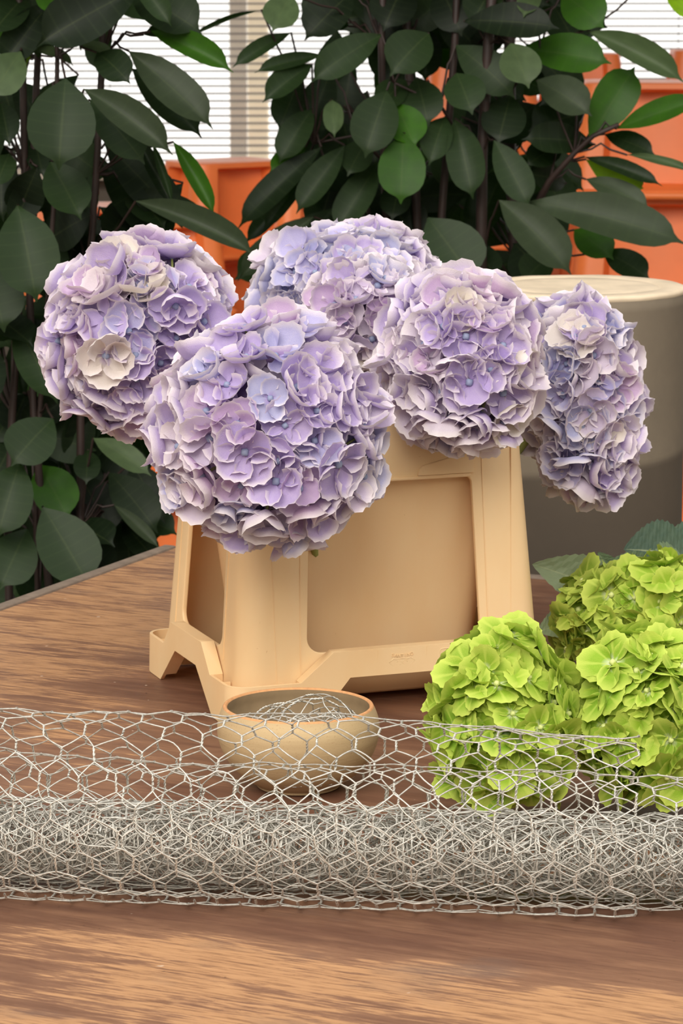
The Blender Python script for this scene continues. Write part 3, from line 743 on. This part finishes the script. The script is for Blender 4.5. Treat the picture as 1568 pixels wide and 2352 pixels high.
# ------------------------------------------------------------------ stacks of orange tubs
def tub_me():
    """upturned tub: narrow base on top, flaring to a rim; recessed panel on each side"""
    vs, fs = [], []
    def ring(a, b, r, zz, ind):
        out = []
        for c in rr_pts(a, b, r, 5): out += [(x, y, zz) for x, y in c]
        # recessed middle of each side
        res = []
        m_ = len(out) // 4
        for ci in range(4):
            c = out[ci * m_:(ci + 1) * m_]; res += c
            p, q = Vector(c[-1]), Vector(out[((ci + 1) % 4) * m_]); t = (q - p); n = Vector((-t.y, t.x, 0)).normalized()
            for f, k in ((.10, 0), (.16, 1), (.5, 1.5), (.84, 1), (.90, 0)): res.append(tuple(p + t * f + n * ind * k))
        return res
    H = .19
    lv = [(.128, .098, .03, 0.0, 0), (.128, .098, .03, .014, 0), (.121, .091, .028, .016, 0), (.119, .089, .028, .024, .022), (.106, .076, .026, H - .018, .030), (.104, .074, .026, H - .010, .0), (.103, .073, .026, H - .002, 0), (.100, .070, .024, H, 0)]
    rows = [ring(*l) for l in lv]; n = len(rows[0])
    for r_ in rows: vs += r_
    for i in range(len(rows) - 1):
        for k in range(n):
            k2 = (k + 1) % n; fs.append((i * n + k, i * n + k2, (i + 1) * n + k2, (i + 1) * n + k))
    fs.append(tuple((len(rows) - 1) * n + k for k in range(n)))
    return sharp(mesh('plastic_tub', vs, fs), 32)
TUB = tub_me(); TUB.materials.append(M['orange'])
tr_ = bmesh.new()
rimv = loft('tub_rim', [(.128, .098, .03, 0), (.133, .103, .033, .001), (.133, .103, .033, .011), (.128, .098, .03, .012)], False); bm = bmesh.new(); bm.from_mesh(rimv)
bmesh.ops.delete(bm, geom=[f for f in bm.faces if len(f.verts) > 4], context='FACES'); bm.to_mesh(rimv); bm.free(); rimv.materials.append(M['orange'])
tr_.free()
ORD = ['topmost', 'second', 'third', 'fourth', 'fifth', 'sixth', 'seventh', 'eighth', 'ninth', 'tenth']
def stack(u, vtop, Y, rz, what, sc=1.0):
    p = at(u, vtop, Y); n = max(1, round(p.z / (.19 * sc))); h = p.z / n; k = h / .19
    for i in range(n):
        o = link('plastic_tub', TUB); o.location = (p.x, Y, p.z - h * (i + 1)); o.rotation_euler = (0, 0, rz + (.02 if i % 2 else -.015)); o.scale = (sc, sc, k)
        link('rim', rimv, None, o)
        tag(o, 'orange upturned tub, %s in the stack %s' % (ORD[i] if i == 0 else ORD[i] + ' from the top', what), 'tub', 'stacked orange tubs')
stack(515, 368, 6.7, .62, 'between the two ficus plants', 1.08)
stack(372, 505, 6.2, .3, 'low behind the left ficus', 1.0)
stack(738, 446, 6.3, .3, 'left of the middle ficus', 1.0)
stack(1335, 122, 7.2, .05, 'close right of the middle ficus', .80)
stack(1652, 114, 7.2, .0, 'at the right edge', 1.05)
stack(1490, 186, 6.6, -.06, 'before the two tallest ones', 1.35)
stack(1102, 150, 7.0, .08, 'behind the middle ficus stems', 1.1)
stack(785, 420, 6.9, -.02, 'low behind the middle ficus', 1.1)
stack(180, 470, 6.9, .1, 'far behind the left ficus', 1.1)

# ------------------------------------------------------------------ concrete planter behind the table
PC = at(1330, 656, 3.8); PR = .1295
pl = empty('concrete_planter', (PC.x, 3.8, 0)); tag(pl, 'tall round grey concrete planter with a chalky pale top, behind the table', 'planter')
ph = PC.z
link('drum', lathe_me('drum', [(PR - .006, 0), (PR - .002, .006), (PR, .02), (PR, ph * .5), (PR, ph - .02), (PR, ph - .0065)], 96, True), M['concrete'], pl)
def lid_me():
    p = [(PR - .0005, ph - .0065), (PR + .0008, ph - .004), (PR + .0004, ph - .001), (PR - .004, ph + .0006), (PR - .026, ph + .0006), (PR - .029, ph - .0018), (PR - .034, ph - .0018), (PR - .037, ph + .0002), (PR - .052, ph - .0004), (.05, ph - .0012), (0, ph - .0008)]
    me = lathe_me('top_plate', p, 96, False)
    for v in me.vertices:
        v.co.z += .0007 * noise.noise(v.co * 30)
    return me
link('top_plate', lid_me(), M['lid'], pl)

# ------------------------------------------------------------------ hydrangea heads
def petal(seed, lime):
    r = random.Random(seed)
    A = math.radians(80); ex = r.uniform(.52, .68) if not lime else r.uniform(.72, .95); na = 20; ks = [.0, .16, .40, .68, .88, 1.0]
    cup = r.uniform(-.05, .34) if not lime else r.uniform(-.05, .34); ruf = r.uniform(.01, .055) if not lime else r.uniform(.01, .05); ph = r.uniform(0, 6.28)
    curl = r.uniform(-.05, .80) if not lime else r.uniform(-.25, .12); twist = r.uniform(-.22, .22); side = r.uniform(0, .30) if not lime else r.uniform(0, .15)
    if not lime and r.random() < .22: curl += .55; side += .25
    r0 = r.random(); vs, fs, kk, vein = [], [], [], []
    for k in ks:
        for i in range(na + 1):
            f = i / na * 2 - 1; a = f * A
            R = math.cos(a) ** ex + ((.04 + .12 * r0) if not lime else .06) * math.exp(-(f / .13) ** 2)
            if k == 1.0: R *= 1 + (.028 if i % 2 else -.028) * (1 if abs(f) < .95 else 0)
            rr = R * k; x = rr * math.cos(a * (1.0 - .05 * k)); y = rr * math.sin(a)
            y *= 1.10 if not lime else 1.04
            zz = cup * k * k * .5 + ruf * math.sin(3.2 * a + ph + k * 2) * k * k + ruf * .7 * math.sin(7.5 * a + ph * 2) * k ** 3 + twist * y * k + side * (f * f) * k * k * .5
            kc = max(0, k - .62) / .38; zz += curl * kc * kc * .36; x -= abs(curl) * kc * kc * .12
            if lime: zz += .03 * math.cos(5 * a) * k
            vs.append((x, y, zz)); kk.append(k); vein.append(.5 + .5 * math.cos(f * 6.5 * math.pi * .62) if True else 0)
    n = na + 1
    for j in range(len(ks) - 1):
        for i in range(na):
            fs.append((j * n + i, j * n + i + 1, (j + 1) * n + i + 1, (j + 1) * n + i) if j else (i, n + i + 1, n + i))
    if True: fs = [f if len(set(f)) == len(f) else f for f in fs]
    me = mesh('petal', vs, fs)
    for nm, d in (('k', kk), ('vein', vein)):
        a_ = me.attributes.new(nm, 'FLOAT', 'POINT'); a_.data.foreach_set('value', d)
    me.materials.append(M['lime' if lime else 'lilac']); return me
LP = [petal(100 + i, False) for i in range(22)]; GP = [petal(300 + i, True) for i in range(18)]
def eye_me(lime):
    bm = bmesh.new(); rr = .125 if not lime else .105
    bmesh.ops.create_icosphere(bm, subdivisions=2, radius=rr, matrix=Matrix.Translation((0, 0, .10)))
    for v in bm.verts:
        d = (v.co - Vector((0, 0, .10))).normalized(); v.co += d * .022 * math.cos(4 * math.atan2(d.y, d.x)) * (1 - abs(d.z))
    me = bpy.data.meshes.new('flower_eye'); bm.to_mesh(me); bm.free(); me.shade_smooth(); me.materials.append(M['eye_lime' if lime else 'eye_blue']); return me
EYE_L, EYE_G = eye_me(False), eye_me(True)
def stalk_me(lime):
    me = tube_me('floret', [(0, 0, .02), (.03, .02, -.4), (.0, .0, -1.3)], .045, .06, 5)
    me.materials.append(M['stem_green']); return me
ST_L, ST_G = stalk_me(False), stalk_me(True)
def joined_floret(PM, seed, npet, lime):
    r = random.Random(seed); vs, fs, kk, vv = [], [], [], []
    for i in range(npet):
        p = PM[r.randrange(len(PM))]; mt = petal_matrix(i, npet, r, lime); off = len(vs)
        vs += [tuple(mt @ v.co) for v in p.vertices]; fs += [tuple(q + off for q in f.vertices) for f in p.polygons]
        kk += [d.value for d in p.attributes['k'].data]; vv += [d.value for d in p.attributes['vein'].data]
    me = mesh('floret', vs, fs)
    for nm, d in (('k', kk), ('vein', vv)):
        a_ = me.attributes.new(nm, 'FLOAT', 'POINT'); a_.data.foreach_set('value', d)
    me.materials.append(M['lime' if lime else 'lilac']); return me
def petal_matrix(i, n, r, lime):
    upper = i % 2
    ang = 2 * math.pi * i / n + r.uniform(-.14, .14); up = r.uniform(-.06, .22) if not lime else r.uniform(-.10, .32)
    if not lime and r.random() < .16: up += r.uniform(.3, .8)
    s = r.uniform(.90, 1.10)
    return Matrix.Rotation(ang, 4, 'Z') @ Matrix.Translation((.04, 0, .015 + .035 * upper)) @ Matrix.Rotation(-up, 4, 'Y') @ Matrix.Rotation(r.uniform(-.18, .18), 4, 'X') @ Matrix.Diagonal((s, s * r.uniform(.94, 1.06), s, 1))
JL = [joined_floret(LP, 500 + i, 4, False) for i in range(6)]; JG = [joined_floret(GP, 600 + i, 4, True) for i in range(6)]
def frame(z, spin):
    z = z.normalized(); a = z.orthogonal().normalized(); b = z.cross(a)
    x = a * math.cos(spin) + b * math.sin(spin); y = z.cross(x)
    return Matrix((x, y, z)).transposed()
def head(name, label, group, cen, rad, axis, nfl, size, pal, lime, seed, rot=None, stem_to=None, noskip=False, tiltv=.34, spots=()):
    """flower head: florets over an ellipsoid; axis points away from the stem"""
    r = random.Random(seed); root = empty(name, cen); tag(root, label, 'flower', group)
    R3 = (rot or Matrix.Identity(3)); axis = axis.normalized()
    PM, EY, ST, JN = (GP, EYE_G, ST_G, JG) if lime else (LP, EYE_L, ST_L, JL)
    core_ = bmesh.new(); bmesh.ops.create_icosphere(core_, subdivisions=3, radius=1)
    for v in core_.verts:
        q = Vector((v.co.x * rad[0], v.co.y * rad[1], v.co.z * rad[2])) * (.60 + .07 * noise.noise(v.co * 4)); v.co = R3 @ q
    me = bpy.data.meshes.new('flower_core'); core_.to_mesh(me); core_.free(); me.shade_smooth()
    link('flower_core', me, M['core_lime' if lime else 'core_lilac'], root)
    npet_total = 0; ga = math.pi * (3 - math.sqrt(5)); cands = []
    for i in range(nfl):
        zz = 1 - 2 * (i + .5) / nfl; q = math.sqrt(1 - zz * zz); d = Vector((q * math.cos(ga * i), q * math.sin(ga * i), zz))
        d = (d + Vector((r.gauss(0, .055), r.gauss(0, .055), r.gauss(0, .055)))).normalized()
        # the sampling pole lies along y so no seam shows
        d = Vector((d.x, d.z, d.y))
        lump = 1 + .13 * noise.noise(d * 1.7 + Vector((seed * 3.1, seed * 1.7, 0)))
        pos = R3 @ Vector((d.x * rad[0], d.y * rad[1], d.z * rad[2])) * lump; nr = (R3 @ Vector((d.x / rad[0], d.y / rad[1], d.z / rad[2]))).normalized()
        if not noskip and nr.dot(axis) < -.80: continue
        if lime and pos.z + cen.z < TZ + .024: continue
        cands.append((pos, nr))
    toeye = (EYE - cen).normalized()
    cands.sort(key=lambda c: -c[1].dot(toeye))
    for ci, (pos, nr) in enumerate(cands):
        p = pos * r.uniform(.80, .93)
        n = (nr + Vector((r.gauss(0, tiltv), r.gauss(0, tiltv), r.gauss(0, tiltv))) * .75 + Vector((0, 0, .06))).normalized()
        if n.dot(nr) < .35: n = (n + nr).normalized()
        s = size * r.uniform(.84, 1.16)
        m3 = frame(n, r.uniform(0, 6.28)); m = Matrix.Translation(p) @ m3.to_4x4() @ Matrix.Diagonal((s, s, s, 1))
        col = pal(r, nr, pos)
        shown = nr.dot(toeye) > -.12 and npet_total + 5 <= 296
        if shown:
            fl = link('floret', ST, None, root, m); npet = (5 if r.random() < .22 else 4) if lime else 4; npet_total += npet
            link('flower_eye', EY, None, fl)
            for k in range(npet):
                j = r.uniform(.93, 1.06); link('petal', PM[r.randrange(len(PM))], None, fl, petal_matrix(k, npet, r, lime), (min(1, col[0] * j), min(1, col[1] * j), min(1, col[2] * j), 1))
        else:
            link('floret', JN[r.randrange(len(JN))], None, root, m, (*col, 1))
    # a deeper layer of florets fills the gaps
    for i in range(int(nfl * .42)):
        zz = 1 - 2 * (i + .5) / (nfl * .42); q = math.sqrt(max(0, 1 - zz * zz)); d = Vector((q * math.cos(ga * i), zz, q * math.sin(ga * i)))
        pos = R3 @ Vector((d.x * rad[0], d.y * rad[1], d.z * rad[2])) * .70
        if lime and pos.z + cen.z < TZ + .026: continue
        n = (d + Vector((r.gauss(0, .3), r.gauss(0, .3), r.gauss(0, .3)))).normalized(); s = size * r.uniform(.9, 1.1)
        link('floret', JN[r.randrange(len(JN))], None, root, Matrix.Translation(pos) @ frame(R3 @ n, r.uniform(0, 6.28)).to_4x4() @ Matrix.Diagonal((s, s, s, 1)), (*pal(r, n, pos), 1))
    if stem_to is not None:
        b = -axis * min(rad) * .5; e_ = stem_to - cen; mid = b * .5 + e_ * .5 - axis * .03
        pts = [b * (1 - t) ** 2 + mid * 2 * t * (1 - t) + e_ * t * t for t in [i / 10 for i in range(11)]]
        link('stem', tube_me('stem', pts, .0036, .0042, 8), M['stem_red' if lime else 'stem_green'], root)
    return root
def mixc(a, b, t): return tuple(x + (y - x) * t for x, y in zip(a, b))
LILAC, BLUE, PINK, CREAM, PALE = srgb(192, 172, 224), srgb(184, 188, 228), srgb(208, 176, 214), srgb(238, 230, 208), srgb(226, 214, 228)
def pal_lilac(wl, wb, wp, wc, wpale):
    def f(r, nr, pos):
        c = r.choices([LILAC, BLUE, PINK, CREAM, PALE], [wl, wb, wp, wc, wpale])[0]
        return mixc(c, LILAC, r.uniform(0, .45))
    return f
BT = BC + Vector((0, 0, .03))
def cen(u, v, Y): return at(u, v, Y)
def rads(c, rx, rz, ry): s = scale_at(c); return (rx / s, ry / s, rz / s)
HS = .0262
GL = 'lilac hydrangea heads in the cream bucket'
def lil(label, u, v, Y, rx, rz, ry, axis, n, pal, seed, rot=None, foot=(0, 0), size=HS, **k):
    c = cen(u, v, Y); st = BC + E1 * foot[0] + E2 * foot[1] + Vector((0, 0, .045))
    return head('hydrangea', label, GL, c, rads(c, rx, rz, ry), Vector(axis), n, size, pal, False, seed, rot, st, **k)
lil('full round lilac hydrangea head hanging over the bucket front, the nearest one', 622, 992, 2.700, 262, 258, 250, (-.25, -.8, .2), 116, pal_lilac(.58, .25, .12, .0, .12), 21, foot=(-.03, -.02))
lil('pinkish lilac hydrangea head with a few cream florets, leaning out over the bucket left', 326, 770, 2.93, 212, 222, 215, (-.9, -.1, .35), 118, pal_lilac(.58, .10, .30, .12, .05), 22, foot=(-.05, .01))
lil('bluish pale hydrangea head at the back of the bucket, topmost of all', 806, 680, 3.10, 216, 158, 200, (0, .3, 1), 104, pal_lilac(.3, .62, .03, .02, .2), 23, foot=(.0, .04))
lil('pale pinkish hydrangea head in the middle of the bucket, between the topmost and nearest heads', 842, 742, 2.93, 145, 142, 150, (0, -.4, 1), 66, pal_lilac(.2, .05, .35, .22, .6), 24, foot=(.01, .0), size=.0235)
lil('mauve hydrangea head with curled cream-edged petals over the bucket front right corner', 1062, 838, 2.835, 164, 202, 175, (.3, -.8, .45), 92, pal_lilac(.55, .08, .18, .05, .42), 25, foot=(.04, -.02))
rotE = Matrix.Rotation(-.12, 3, 'Y')
lil('drooping ragged pale hydrangea head beside the bucket, before the concrete planter', 1334, 918, 2.99, 118, 246, 150, (.9, -.2, .2), 90, pal_lilac(.36, .40, .06, .02, .4), 26, rotE, foot=(.07, .01), size=.0262, tiltv=.55, noskip=True)
# lime green heads lying on the table
GG = 'lime green hydrangeas lying on the table'
L1, L2, L3 = srgb(146, 184, 40), srgb(112, 164, 36), srgb(178, 204, 74)
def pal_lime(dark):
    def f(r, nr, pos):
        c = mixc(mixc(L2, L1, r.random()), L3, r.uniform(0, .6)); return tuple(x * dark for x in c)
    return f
def lime(label, u, v, zc, rx, rz, ry, n, seed, dark=1.0, size=.0240, stem=None):
    c = on(u, v, TZ + zc); rd = rads(c, rx, rz, ry)
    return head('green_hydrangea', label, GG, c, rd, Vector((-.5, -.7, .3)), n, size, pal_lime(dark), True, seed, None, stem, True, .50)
STEMEND = Vector((.40, 2.98, TZ + .012))
lime('lime green hydrangea head nearest the bowl, lying on the table behind the wire', 1150, 1660, .082, 162, 216, 180, 104, 31, stem=Vector((.30, 2.80, TZ + .012)))
lime('big lime green hydrangea head at the right edge, just behind the wire roll', 1492, 1650, .084, 162, 212, 185, 104, 32, stem=Vector((.42, 2.84, TZ + .012)))
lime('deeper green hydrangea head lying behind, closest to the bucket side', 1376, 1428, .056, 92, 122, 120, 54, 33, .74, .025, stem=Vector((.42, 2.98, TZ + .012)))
lime('pale lime hydrangea head at the back right, below the dark leaf', 1512, 1388, .074, 106, 106, 120, 50, 34, 1.05, .026, stem=Vector((.46, 3.0, TZ + .016)))

# ------------------------------------------------------------------ serrated hydrangea leaves lying behind the green heads
def serr_leaf(seed):
    r = random.Random(seed); nt_ = 26; ss = [-1, -.66, -.33, 0, .33, .66, 1]; vs, fs, vein, rib = [], [], [], []
    arch = r.uniform(.03, .10); fold = r.uniform(.08, .2)
    for i in range(nt_ + 1):
        t = i / nt_; h = .5 * (math.sin(math.pi * t ** .80)) ** .80 * (1.0 if t < .5 else 1 - .12 * (t - .5)) + .004
        for s in ss:
            hh = h * (1 + (.035 if i % 2 else -.035) * (1 if abs(s) == 1 and .06 < t < .97 else 0))
            z = arch * 4 * t * (1 - t) + fold * abs(s) * hh + .003 * math.sin(abs(s) * 3 + t * 42 - abs(s) * 9)
            vs.append((t, s * hh, z)); vein.append(abs(s)); rib.append(abs(math.sin((t - abs(s) * .16) * 7 * math.pi)))
    n = len(ss)
    for i in range(nt_):
        for k in range(n - 1): fs.append((i * n + k, i * n + k + 1, (i + 1) * n + k + 1, (i + 1) * n + k))
    me = mesh('leaf', vs, fs)
    for nm, d in (('vein', vein), ('rib', rib)):
        a = me.attributes.new(nm, 'FLOAT', 'POINT'); a.data.foreach_set('value', d)
    me.materials.append(M['hleaf']); return me
SL = [serr_leaf(i) for i in range(4)]
def hleaf(root, bx, by, Yb, tx, ty, Yt, wpx, col, tilt=.5, roll=0):
    b = at(bx, by, Yb); t = at(tx, ty, Yt); X = t - b; L = X.length; X = X.normalized(); mid = (b + t) / 2; V = (EYE - mid).normalized()
    Z = V + Vector((0, 0, tilt)); Z = (Z - X * Z.dot(X)).normalized()
    if roll: Z = Matrix.Rotation(roll, 3, X) @ Z
    Y_ = Z.cross(X); Wd = wpx / scale_at(mid) / max(.4, abs(Z.dot(V))); lo = root.location
    m = Matrix(((X.x * L, Y_.x * Wd, Z.x * L, b.x - lo.x), (X.y * L, Y_.y * Wd, Z.y * L, b.y - lo.y), (X.z * L, Y_.z * Wd, Z.z * L, b.z - lo.z), (0, 0, 0, 1)))
    return link('leaf', SL[rnd.randrange(4)], None, root, m, (*col, 1))
heads = [o for o in C.objects if o.name.startswith('green_hydrangea')]
h1, h2, h3, h4 = heads
PALEG, DKG, MID = srgb(150, 166, 128), srgb(66, 92, 74), srgb(112, 134, 98)
hleaf(h3, 1420, 1372, 3.06, 1222, 1296, 3.04, 112, PALEG, .2)
hleaf(h3, 1340, 1420, 3.02, 1232, 1452, 2.98, 62, PALEG, .2)
hleaf(h3, 1415, 1350, 3.08, 1372, 1268, 3.06, 44, MID, .1, .5)
hleaf(h4, 1500, 1330, 3.10, 1385, 1300, 3.06, 66, MID, .3)
hleaf(h4, 1590, 1282, 3.16, 1432, 1262, 3.12, 104, DKG, .6)
hleaf(h4, 1640, 1258, 3.24, 1520, 1240, 3.2, 60, DKG, .6)
hleaf(h4, 1600, 1330, 3.10, 1496, 1340, 3.04, 92, MID, .4)
